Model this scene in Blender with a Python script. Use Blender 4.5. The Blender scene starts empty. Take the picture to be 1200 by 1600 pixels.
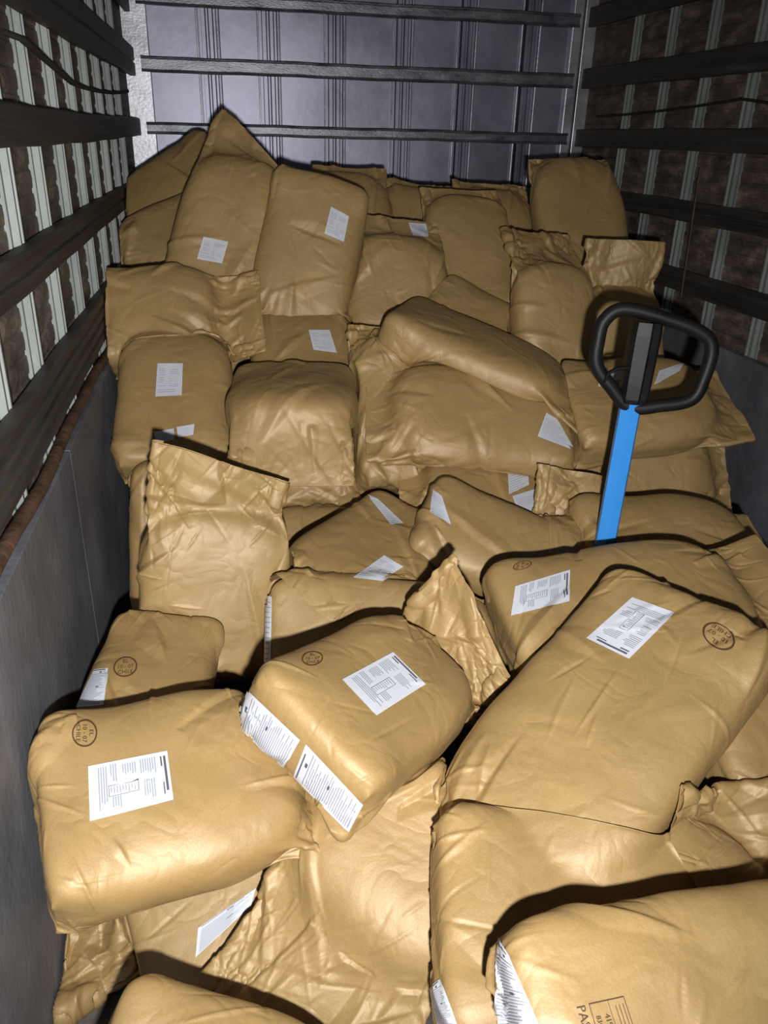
import bpy, math, random
import numpy as np
from mathutils import Vector, Matrix
from mathutils.bvhtree import BVHTree

C = bpy.context.scene.collection
scn = bpy.context.scene

# ------------------------------------------------------------------ camera, light, exposure
CAM_H = 1.6
cd = bpy.data.cameras.new('camera')
cam = bpy.data.objects.new('camera', cd)
C.objects.link(cam)
cd.sensor_fit = 'VERTICAL'
cd.sensor_height = 32.0
cd.lens = 32.0 * 1259.0 / 1600.0
cd.clip_start = 0.02
# columns: camera right, camera up, camera back (world axes: x right, y into the truck, z up)
cam.matrix_world = Matrix(((0.98336469, 0.05404752, -0.173415, 0.0),
                           (-0.17985839, 0.42319621, -0.88800672, 0.0),
                           (0.025394, 0.90442459, 0.42587711, CAM_H),
                           (0, 0, 0, 1)))
scn.camera = cam

world = bpy.data.worlds.new('world')
scn.world = world
world.use_nodes = True
bg = world.node_tree.nodes['Background']
bg.inputs[0].default_value = (0.80, 0.86, 1.0, 1)
bg.inputs[1].default_value = 0.32

ld = bpy.data.lights.new('torch', 'SPOT')
lamp = bpy.data.objects.new('torch', ld)
C.objects.link(lamp)
lamp.location = (0.01, -0.20, CAM_H - 0.07)
lamp.rotation_euler = (Vector((0.10, 2.28, 0.62)) - lamp.location).to_track_quat('-Z', 'Y').to_euler()
ld.energy = 272
ld.color = (1.0, 0.99, 0.97)
ld.spot_size = math.radians(104)
ld.spot_blend = 1.0
ld.shadow_soft_size = 0.02

scn.view_settings.view_transform = 'Standard'
scn.view_settings.look = 'None'
scn.view_settings.exposure = 0.0
scn.view_settings.gamma = 1.0
scn.view_settings.use_curve_mapping = False

# ------------------------------------------------------------------ helpers
def tag(o, label=None, cat=None, group=None, kind=None):
    if label: o['label'] = label
    if cat: o['category'] = cat
    if group: o['group'] = group
    if kind: o['kind'] = kind
    return o

def link(name, me, mat=None, parent=None):
    o = bpy.data.objects.new(name, me)
    C.objects.link(o)
    if mat: me.materials.append(mat)
    if parent: o.parent = parent
    return o

def empty(name, loc=(0, 0, 0)):
    o = bpy.data.objects.new(name, None)
    C.objects.link(o)
    o.location = loc
    o.empty_display_size = 0.1
    return o

class MB:
    def __init__(s): s.v = []; s.f = []
    def add(s, vs, fs):
        n = len(s.v); s.v += [tuple(v) for v in vs]; s.f += [tuple(i + n for i in f) for f in fs]
        return s
    def box(s, lo, hi, M=None, bev=0.0):
        x0, y0, z0 = lo; x1, y1, z1 = hi
        if bev <= 0:
            vs = [(x0,y0,z0),(x1,y0,z0),(x1,y1,z0),(x0,y1,z0),(x0,y0,z1),(x1,y0,z1),(x1,y1,z1),(x0,y1,z1)]
            fs = [(0,3,2,1),(4,5,6,7),(0,1,5,4),(1,2,6,5),(2,3,7,6),(3,0,4,7)]
        else:
            import bmesh
            bm = bmesh.new()
            bmesh.ops.create_cube(bm, size=1.0)
            for v in bm.verts:
                v.co = Vector(((x0+x1)/2 + v.co.x*(x1-x0), (y0+y1)/2 + v.co.y*(y1-y0), (z0+z1)/2 + v.co.z*(z1-z0)))
            bmesh.ops.bevel(bm, geom=bm.edges[:], offset=bev, segments=2, affect='EDGES', profile=0.5)
            bm.verts.index_update()
            vs = [tuple(v.co) for v in bm.verts]; fs = [tuple(v.index for v in f.verts) for f in bm.faces]
            bm.free()
        if M is not None: vs = [tuple(M @ Vector(v)) for v in vs]
        return s.add(vs, fs)
    def tube(s, pts, r, n=12, closed=False, flat=1.0):
        pts = [Vector(p) for p in pts]; m = len(pts); vs = []; fs = []
        t = (pts[1] - pts[0]).normalized()
        up = Vector((0, 0, 1)) if abs(t.z) < 0.9 else Vector((1, 0, 0))
        a = t.cross(up).normalized()
        rr = r if isinstance(r, (list, tuple)) else [r] * m
        for i, p in enumerate(pts):
            if closed: t = (pts[(i+1) % m] - pts[i-1]).normalized()
            else: t = (pts[min(i+1, m-1)] - pts[max(i-1, 0)]).normalized()
            a = (a - t * a.dot(t)).normalized(); b = t.cross(a)
            for k in range(n):
                th = 2*math.pi*k/n
                vs.append(p + a*(math.cos(th)*rr[i]) + b*(math.sin(th)*rr[i]*flat))
        for i in range(m if closed else m-1):
            j = (i+1) % m
            for k in range(n):
                fs.append((i*n+k, i*n+(k+1) % n, j*n+(k+1) % n, j*n+k))
        if not closed:
            fs.append(tuple(range(n))[::-1]); fs.append(tuple((m-1)*n+k for k in range(n)))
        return s.add(vs, fs)
    def build(s, name, mat=None, parent=None, smooth=False):
        me = bpy.data.meshes.new(name)
        me.from_pydata(s.v, [], s.f)
        me.update()
        if smooth:
            me.polygons.foreach_set('use_smooth', [True]*len(me.polygons))
            try: me.set_sharp_from_angle(angle=math.radians(40))
            except Exception: pass
        return link(name, me, mat, parent)

def node_mat(name):
    m = bpy.data.materials.new(name); m.use_nodes = True
    nt = m.node_tree
    return m, nt, nt.nodes['Principled BSDF']

def N(nt, typ, **kw):
    n = nt.nodes.new(typ)
    for k, v in kw.items():
        if k in n.inputs: n.inputs[k].default_value = v
        else: setattr(n, k, v)
    return n

def ramp(nt, fac, stops):
    r = nt.nodes.new('ShaderNodeValToRGB')
    e = r.color_ramp.elements
    while len(e) > 1: e.remove(e[-1])
    e[0].position = stops[0][0]; e[0].color = (*stops[0][1], 1)
    for p, c in stops[1:]:
        x = e.new(p); x.color = (*c, 1)
    nt.links.new(fac, r.inputs[0])
    return r.outputs[0]

def dirt_mat(name, stops, scale, rough=(0.4, 0.6), metal=0.0, stretch=(1, 1, 1), bump=0.1, spec=0.5, detail=6, bscale=60):
    m, nt, b = node_mat(name)
    tc = N(nt, 'ShaderNodeTexCoord'); mp = N(nt, 'ShaderNodeMapping')
    mp.inputs['Scale'].default_value = stretch
    nt.links.new(tc.outputs['Object'], mp.inputs[0])
    nz = N(nt, 'ShaderNodeTexNoise', Scale=scale, Detail=detail, Roughness=0.65)
    nt.links.new(mp.outputs[0], nz.inputs['Vector'])
    nt.links.new(ramp(nt, nz.outputs['Fac'], stops), b.inputs['Base Color'])
    n2 = N(nt, 'ShaderNodeTexNoise', Scale=bscale, Detail=4.0)
    nt.links.new(mp.outputs[0], n2.inputs['Vector'])
    mr = N(nt, 'ShaderNodeMapRange'); mr.inputs[3].default_value = rough[0]; mr.inputs[4].default_value = rough[1]
    nt.links.new(nz.outputs['Fac'], mr.inputs[0]); nt.links.new(mr.outputs[0], b.inputs['Roughness'])
    bp = N(nt, 'ShaderNodeBump', Strength=bump, Distance=0.01)
    nt.links.new(n2.outputs['Fac'], bp.inputs['Height']); nt.links.new(bp.outputs[0], b.inputs['Normal'])
    b.inputs['Metallic'].default_value = metal
    b.inputs['Specular IOR Level'].default_value = spec
    return m

M = {}
def kraft():
    m, nt, b = node_mat('kraft_paper')
    tc = N(nt, 'ShaderNodeTexCoord')
    oi = N(nt, 'ShaderNodeObjectInfo')
    n1 = N(nt, 'ShaderNodeTexNoise', Scale=5.0, Detail=5.0, Roughness=0.6)
    n2 = N(nt, 'ShaderNodeTexNoise', Scale=260.0, Detail=3.0)
    n3 = N(nt, 'ShaderNodeTexNoise', Scale=9.0, Detail=2.5, Roughness=0.5, Distortion=0.6)
    ab = N(nt, 'ShaderNodeMath', operation='SUBTRACT'); ab.inputs[1].default_value = 0.5
    ab2 = N(nt, 'ShaderNodeMath', operation='ABSOLUTE')
    nt.links.new(n3.outputs['Fac'], ab.inputs[0]); nt.links.new(ab.outputs[0], ab2.inputs[0])
    ad = N(nt, 'ShaderNodeVectorMath', operation='ADD')
    sc = N(nt, 'ShaderNodeVectorMath', operation='SCALE'); sc.inputs[3].default_value = 37.0
    cb = N(nt, 'ShaderNodeCombineXYZ')
    nt.links.new(oi.outputs['Random'], cb.inputs[0]); nt.links.new(oi.outputs['Random'], cb.inputs[1])
    nt.links.new(cb.outputs[0], sc.inputs[0])
    nt.links.new(tc.outputs['Object'], ad.inputs[0]); nt.links.new(sc.outputs[0], ad.inputs[1])
    for n in (n1, n2, n3): nt.links.new(ad.outputs[0], n.inputs['Vector'])
    c1 = ramp(nt, n1.outputs['Fac'], [(0.3, (0.292, 0.186, 0.068)), (0.7, (0.362, 0.235, 0.091))])
    mx = N(nt, 'ShaderNodeMix', data_type='RGBA', blend_type='MULTIPLY'); mx.inputs[0].default_value = 0.35
    nt.links.new(c1, mx.inputs[6])
    nt.links.new(ramp(nt, n2.outputs['Fac'], [(0.3, (0.8, 0.78, 0.74)), (0.7, (1.12, 1.12, 1.12))]), mx.inputs[7])
    nt.links.new(mx.outputs[2], b.inputs['Base Color'])
    b.inputs['Roughness'].default_value = 0.56
    b.inputs['Metallic'].default_value = 0.10
    b.inputs['Specular IOR Level'].default_value = 0.85
    bp = N(nt, 'ShaderNodeBump', Strength=0.45, Distance=0.02)
    bp2 = N(nt, 'ShaderNodeBump', Strength=0.10, Distance=0.004)
    nt.links.new(ab2.outputs[0], bp.inputs['Height'])
    nt.links.new(n2.outputs['Fac'], bp2.inputs['Height'])
    nt.links.new(bp.outputs[0], bp2.inputs['Normal'])
    nt.links.new(bp2.outputs[0], b.inputs['Normal'])
    return m
M['kraft'] = kraft()
def plain(name, col, rough=0.5, metal=0.0, spec=0.5):
    m, nt, b = node_mat(name)
    b.inputs['Base Color'].default_value = (*col, 1); b.inputs['Roughness'].default_value = rough
    b.inputs['Metallic'].default_value = metal; b.inputs['Specular IOR Level'].default_value = spec
    return m
M['sticker'] = dirt_mat('sticker_paper', [(0.3, (0.50, 0.52, 0.57)), (0.7, (0.56, 0.58, 0.63))], 9, (0.45, 0.5), bump=0.02)
M['ink'] = plain('grey_ink', (0.08, 0.08, 0.10), 0.6)
M['ink_pale'] = plain('pale_grey_ink', (0.27, 0.28, 0.34), 0.6)
M['stamp'] = plain('brown_stamp_ink', (0.07, 0.035, 0.015), 0.6)
M['back'] = dirt_mat('dull_galvanised_sheet', [(0.25, (0.14, 0.138, 0.172)), (0.5, (0.25, 0.247, 0.31)), (0.75, (0.36, 0.355, 0.43))], 2.2, (0.36, 0.5), 0.8, bump=0.05, bscale=25)
M['galv'] = dirt_mat('galvanised_rail', [(0.3, (0.09, 0.094, 0.105)), (0.6, (0.24, 0.25, 0.27)), (0.8, (0.40, 0.41, 0.44))], 7, (0.3, 0.5), 0.8, stretch=(1, 1, 3), bump=0.15)
M['galv_light'] = dirt_mat('bright_galvanised_bead', [(0.3, (0.25, 0.255, 0.27)), (0.7, (0.62, 0.63, 0.68))], 5, (0.3, 0.45), 0.6, stretch=(1, 1, 1.5), bump=0.1)
M['rib'] = dirt_mat('pale_metal_post', [(0.25, (0.14, 0.155, 0.145)), (0.6, (0.25, 0.27, 0.255))], 6, (0.45, 0.6), 0.15, stretch=(1, 1, 0.6), bump=0.2, bscale=14, spec=0.3)
M['lath'] = dirt_mat('dirty_wood_lath', [(0.3, (0.03, 0.022, 0.018)), (0.52, (0.12, 0.09, 0.07)), (0.72, (0.32, 0.25, 0.19))], 6, (0.55, 0.8), stretch=(1, 1, 2.5), bump=0.5, bscale=30)
M['rail'] = dirt_mat('blackened_wood_rail', [(0.3, (0.012, 0.011, 0.010)), (0.6, (0.045, 0.041, 0.038)), (0.8, (0.11, 0.10, 0.09))], 7, (0.5, 0.7), stretch=(1, 0.25, 5), bump=0.5, bscale=18)
M['panel'] = dirt_mat('scuffed_grey_panel', [(0.3, (0.07, 0.073, 0.085)), (0.55, (0.14, 0.145, 0.165)), (0.78, (0.24, 0.243, 0.265))], 3.2, (0.5, 0.7), stretch=(1, 1, 0.7), bump=0.15, detail=10)
M['floor'] = dirt_mat('worn_grey_floor', [(0.3, (0.07, 0.055, 0.045)), (0.5, (0.13, 0.115, 0.10)), (0.75, (0.21, 0.19, 0.175))], 5, (0.5, 0.75), bump=0.3, detail=10)
M['roof'] = dirt_mat('grey_roof_sheet', [(0.3, (0.3, 0.3, 0.32)), (0.7, (0.4, 0.4, 0.42))], 3, (0.5, 0.7))
M['rust'] = dirt_mat('rusty_steel', [(0.3, (0.03, 0.018, 0.012)), (0.6, (0.11, 0.06, 0.035)), (0.8, (0.22, 0.10, 0.06))], 14, (0.5, 0.8), 0.2, bump=0.4)
M['rope'] = plain('dark_strap_webbing', (0.02, 0.017, 0.015), 0.8)
M['blue'] = dirt_mat('bright_blue_paint', [(0.3, (0.030, 0.235, 0.66)), (0.7, (0.045, 0.28, 0.74))], 5, (0.32, 0.42), bump=0.03)
M['black'] = dirt_mat('black_moulded_plastic', [(0.3, (0.005, 0.005, 0.006)), (0.7, (0.011, 0.011, 0.012))], 12, (0.42, 0.55), bump=0.02, spec=0.22)
M['steel'] = plain('grey_steel', (0.3, 0.3, 0.32), 0.4, 0.9)

# ------------------------------------------------------------------ the truck body
XL, XR, YB = -0.401, 1.949, 4.73
Y0 = -1.6
H = CAM_H
TOP = H + 0.95
fl = MB().box((XL - .08, Y0, -0.06), (XR + .08, YB + .05, 0)).build('floor', M['floor']); tag(fl, kind='structure')
cl = MB().box((XL - .08, Y0, TOP), (XR + .08, YB + .05, TOP + .04)).build('ceiling', M['roof']); tag(cl, kind='structure')

def lath_wall(name, xin, sgn):
    # horizontal laths, one continuous sheet of rounded boards; sgn is the inward direction
    vs = []; fs = []
    pitch = 0.052; nz = int(TOP / pitch)
    prof = []
    for i in range(nz):
        z = i * pitch
        prof += [(z, -0.005), (z + 0.005, -0.001), (z + 0.024, 0.0), (z + 0.042, -0.001), (z + 0.046, -0.005)]
    prof.append((TOP, -0.005))
    for z, d in prof:
        vs.append((xin + sgn * d, Y0, z)); vs.append((xin + sgn * d, YB, z))
    for i in range(len(prof) - 1):
        q = (2*i, 2*i+1, 2*i+3, 2*i+2)
        fs.append(q if sgn < 0 else q[::-1])
    n = len(vs)
    xo = xin - sgn * 0.04
    vs += [(xo, Y0, 0), (xo, YB, 0), (xo, YB, TOP), (xo, Y0, TOP)]
    f = (n, n+3, n+2, n+1)
    fs.append(f if sgn < 0 else f[::-1])
    o = MB().add(vs, fs).build(name, M['lath'])
    return tag(o, kind='structure')
wl = lath_wall('wall_left', XL - 0.046, 1)
wr = lath_wall('wall_right', XR + 0.046, -1)

def rib(parent, xw, sgn, y, zlo, zhi):
    # hat-section post: flank towards the door, dark groove, thin rear lip
    d = 0.021
    pr = [(-.004, -.014), (.006, -.014), (.006, 0), (d, 0.001), (d, 0.010), (d - .008, 0.012), (d - .008, 0.030), (d, 0.032), (d, 0.040), (0, 0.042)]
    vs = []; fs = []
    m = len(pr)
    steps = max(2, int((zhi - zlo) / 0.06))
    rnd = random.Random(int(y * 977))
    for k in range(steps + 1):
        z = zlo + (zhi - zlo) * k / steps
        j = rnd.uniform(-.0003, .0003)
        for (dx, dy) in pr:
            vs.append((xw + sgn * dx, y + dy + j, z))
    for k in range(steps):
        for i in range(m - 1):
            a = k*m+i
            q = (a, a+1, a+m+1, a+m)
            fs.append(q if sgn > 0 else q[::-1])
    MB().add(vs, fs).build('post', M['rib'], parent)
rib_y = [-0.66 + 0.3175 * k for k in range(16)]
for y in rib_y: rib(wl, XL - 0.046, 1, y, 0.0, TOP)
rib_r = [0.02 + 0.345 * k for k in range(13)]
for y in rib_r: rib(wr, XR + 0.046, -1, y, 0.0, TOP)

def rail(n, x, sgn, z0, z1, bevel=0.006, grooves=0):
    # long wooden slat rail fixed across the posts, slightly waney
    ny = 40; d = 0.026
    zs = [z0, z0 + .004]
    prof = [(-d, z0), (-.003, z0), (0, z0 + .004)]
    for g in range(grooves):
        zc = z0 + (z1 - z0) * (g + 1) / (grooves + 1)
        prof += [(0, zc - .007), (-.007, zc - .003), (-.007, zc + .003), (0, zc + .007)]
    prof += [(0, z1 - .004), (-.003, z1), (-d, z1)]
    vs = []; fs = []; m = len(prof)
    rnd = random.Random(n * 31 + 7)
    ph = rnd.uniform(0, 6)
    for k in range(ny + 1):
        y = Y0 + (YB - 0.005 - Y0) * k / ny
        wz = 0.0025 * math.sin(y * 2.3 + ph) + 0.0015 * math.sin(y * 9 + ph)
        for dx, z in prof: vs.append((x + sgn * dx, y, z + wz))
    for k in range(ny):
        for i in range(m):
            a = k*m+i; b = k*m+(i+1) % m
            q = (a, b, b+m, a+m)
            fs.append(q if sgn < 0 else q[::-1])
    fs.append(tuple(range(m))); fs.append(tuple(ny*m + i for i in range(m))[::-1])
    o = MB().add(vs, fs).build('trim_%d' % n, M['rail'])
    return tag(o, kind='structure')
k = 1
for z0, z1, g in ((.22, .345, 1), (-.048, .032, 0), (-.314, -.230, 1), (-.632, -.497, 3), (.50, .60, 0)):
    rail(k, XL, 1, H + z0, H + z1, grooves=g); k += 1
for z0, z1, g in ((.24, .336, 0), (-.04, .047, 0), (-.318, -.235, 1), (-.600, -.510, 1), (.53, .62, 0)):
    rail(k, XR, -1, H + z0, H + z1, grooves=g); k += 1

def kick(name, x, sgn, ztop, joints):
    ys = [Y0] + joints + [YB - 0.005]
    for a, b in zip(ys[:-1], ys[1:]):
        o = MB().box((min(x, x - sgn*.03), a + .0015, 0.0), (max(x, x - sgn*.03), b - .0015, ztop), bev=0.0015).build(name, M['panel'])
        tag(o, kind='structure')
kick('baseboard_left', XL, 1, H - 0.715, [1.93, 4.2])
kick('baseboard_right', XR, -1, H - 0.755, [1.2, 3.5])

# back wall: sheet panels between folded vertical seams
def back_wall():
    xs = [-0.078, 0.221, 0.557, 0.913, 1.256, 1.604]
    pr = [(XL - .05, 0.0)]
    for x in xs:
        pr += [(x - .016, 0), (x - .012, .014), (x - .006, .014), (x - .004, -.03), (x + .008, -.03), (x + .010, .012),
               (x + .028, .012), (x + .034, .003), (x + .042, .003), (x + .048, .012), (x + .064, .012), (x + .070, .0), (x + .080, 0.0), (x + .086, .014), (x + .094, .014), (x + .099, 0)]
    pr.append((XR + .05, 0.0))
    vs = []; fs = []
    for x, d in pr: vs += [(x, YB - d, 0), (x, YB - d, TOP)]
    for i in range(len(pr) - 1): fs.append((2*i, 2*i+2, 2*i+3, 2*i+1))
    n = len(vs)
    vs += [(XL - .05, YB + .04, 0), (XR + .05, YB + .04, 0), (XR + .05, YB + .04, TOP), (XL - .05, YB + .04, TOP)]
    fs.append((n, n+3, n+2, n+1))
    o = MB().add(vs, fs).build('wall_back', M['back']); tag(o, kind='structure')
    # bright folded beads on both sides of each seam
    for x in xs:
        for xa in (x - .013, x + .087):
            MB().box((xa - .004, YB - .020, 0), (xa + .004, YB - .002, TOP), bev=.003).build('seam_bead', M['galv_light'], o)
    # pale corner posts
    for x0, x1 in ((XL - .05, XL + .075), (XR - .085, XR - .03), (XR - .02, XR + .05)):
        p = MB().box((x0, YB - .03, 0), (x1, YB - .001, TOP), bev=.004).build('corner_post', M['galv_light'], o)
back_wall()
def back_rail(n, z0, z1):
    zc = (z0 + z1) / 2
    pr = [(0, z0), (.030, z0), (.033, z0 + .004), (.030, z0 + .012), (.022, z0 + .014), (.022, z1 - .014), (.030, z1 - .012), (.033, z1 - .004), (.030, z1), (0, z1)]
    vs = []; fs = []; m = len(pr); nx = 60
    for k in range(nx + 1):
        x = XL + .03 + (XR - XL - .08) * k / nx
        w = .0012 * math.sin(x * 7 + n) + .0008 * math.sin(x * 23 + 2 * n)
        for d, z in pr: vs.append((x, YB - .01 - d, z + w))
    for k in range(nx):
        for i in range(m - 1):
            a = k*m+i; fs.append((a, a+1, a+m+1, a+m)[::-1])
    fs.append(tuple(range(m))[::-1]); fs.append(tuple(nx*m+i for i in range(m)))
    return tag(MB().add(vs, fs).build('trim_%d' % n, M['galv']), kind='structure')
for z0, z1 in ((.53, .592), (.244, .315), (-.036, .021), (-.310, -.248), (-.60, -.53)):
    back_rail(k, H + z0, H + z1); k += 1

# slack straps on the side walls and the rusty rod on the left
def sag(a, b, s, n=24):
    a = Vector(a); b = Vector(b)
    return [a.lerp(b, t / n) - Vector((0, 0, s * 4 * (t / n) * (1 - t / n))) for t in range(n + 1)]
pts = sag((XL - .044, 2.08, H + .172), (XL - .012, 2.12, H + .163), 0, 3) + sag((XL - .012, 2.14, H + .161), (XL - .012, 2.75, H + .105), .0) + sag((XL - .012, 2.78, H + .104), (XL - .012, 4.3, H + .140), .012)[1:]
tag(MB().tube(pts, .010, 8, flat=.6).build('strap', M['rope'], smooth=True), 'dark slack strap across the pale posts of the left wall', 'strap')
pts = sag((XR + .010, 4.45, H + .105), (XR + .010, 3.15, H + .150), .008) + sag((XR + .010, 3.12, H + .148), (XR + .010, 2.3, H + .06), .0)[1:]
tag(MB().tube(pts, .009, 8, flat=.6).build('strap', M['rope'], smooth=True), 'thin dark strap across the posts of the unlit right wall', 'strap')
pts = [Vector((XL - .004 + .003 * math.sin(i * 1.3), .9 + i * .12, H - .672 + .006 * math.sin(i * .7))) for i in range(22)]
tag(MB().tube(pts, .014, 10).build('rusty_rod', M['rust'], smooth=True), 'rusty rod running just above the grey panel of the left wall', 'rod')
pts = sag((XR - .006, 3.33, H - .10), (XR - .006, 3.30, H - .62), 0, 10)
tag(MB().tube(pts, .0035, 6).build('hanging_cord', M['rust'], smooth=True), 'thin reddish cord hanging down the right wall', 'cord')

# ------------------------------------------------------------------ paper sacks: each one is its own small cloth relaxation
NX, NZ, NV = 32, 11, 58
NU = 2 * (NX + NZ)
def topology():
    idx = {}
    tube = np.arange(NU * (NV + 1)).reshape(NV + 1, NU)
    ncap = (NX - 1) * (NZ - 1)
    cap = NU * (NV + 1) + np.arange(ncap).reshape(NX - 1, NZ - 1)
    # loop order: front (z+) x- to x+, right side z+ to z-, back x+ to x-, left side z- to z+
    def loop(i, j):            # i in 0..NX across x, j in 0..NZ from z+ (0) to z- (NZ); a rim position
        if j == 0: return i
        if i == NX: return NX + j
        if j == NZ: return NX + NZ + (NX - i)
        if i == 0: return (2*NX + NZ + (NZ - j)) % NU
        return None
    def capv(i, j):
        l = loop(i, j)
        return tube[0, l] if l is not None else cap[i-1, j-1]
    faces = []
    for v in range(NV):
        for u in range(NU):
            w = (u + 1) % NU
            faces.append((tube[v, u], tube[v, w], tube[v+1, w], tube[v+1, u]))
    for i in range(NX):
        for j in range(NZ):
            faces.append((capv(i, j), capv(i, j+1), capv(i+1, j+1), capv(i+1, j)))
    E = {}
    def edge(a, b, w):
        a, b = int(a), int(b)
        if a != b: E.setdefault((min(a, b), max(a, b)), w)
    for v in range(NV + 1):
        for u in range(NU):
            w = (u + 1) % NU
            edge(tube[v, u], tube[v, w], 1.0)
            if v < NV:
                edge(tube[v, u], tube[v+1, u], 1.0)
                edge(tube[v, u], tube[v+1, w], .5); edge(tube[v, w], tube[v+1, u], .5)
            if v < NV - 1: edge(tube[v, u], tube[v+2, u], .14)
            edge(tube[v, u], tube[v, (u + 2) % NU], .14)
    for i in range(NX + 1):
        for j in range(NZ + 1):
            if i < NX: edge(capv(i, j), capv(i+1, j), 1.0)
            if j < NZ: edge(capv(i, j), capv(i, j+1), 1.0)
            if i < NX and j < NZ:
                edge(capv(i, j), capv(i+1, j+1), .5); edge(capv(i+1, j), capv(i, j+1), .5)
    keys = sorted(E)
    a = np.array([k[0] for k in keys]); b = np.array([k[1] for k in keys]); w = np.array([E[k] for k in keys])
    used = {}; col = np.zeros(len(keys), int)
    for e, (p, q) in enumerate(keys):
        s = used.setdefault(p, set()); t = used.setdefault(q, set()); c = 0
        while c in s or c in t: c += 1
        s.add(c); t.add(c); col[e] = c
    batches = [np.where(col == c)[0] for c in range(col.max() + 1)]
    return tube, cap, faces, a, b, w, batches
TUBE, CAPV, FACES, EA, EB, EW, BATCH = topology()
# flattened pinched end: front columns against back columns, side columns folded on themselves
TOPROW = TUBE[NV]
NVERT = NU * (NV + 1) + (NX - 1) * (NZ - 1)
# matching pairs front/back at the same x, for every row
PF = np.arange(0, NX + 1); PB = np.array([(NX + NZ + (NX - i)) % NU for i in range(NX + 1)])
SR1 = NX + np.arange(1, NZ // 2 + 1); SR2 = NX + NZ - np.arange(1, NZ // 2 + 1)
SL1 = 2*NX + NZ + np.arange(1, NZ // 2 + 1); SL2 = 2*NX + 2*NZ - np.arange(1, NZ // 2 + 1)
PA_ = np.concatenate([PF, SR1, SL1]); PB_ = np.concatenate([PB, SR2, SL2])

def smooth_noise(rng, P, freq, n=7):
    out = np.zeros(len(P))
    for _ in range(n):
        d = rng.normal(size=3) * freq
        out += np.sin(P @ d + rng.uniform(0, 6.28))
    return out / math.sqrt(n)

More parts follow.
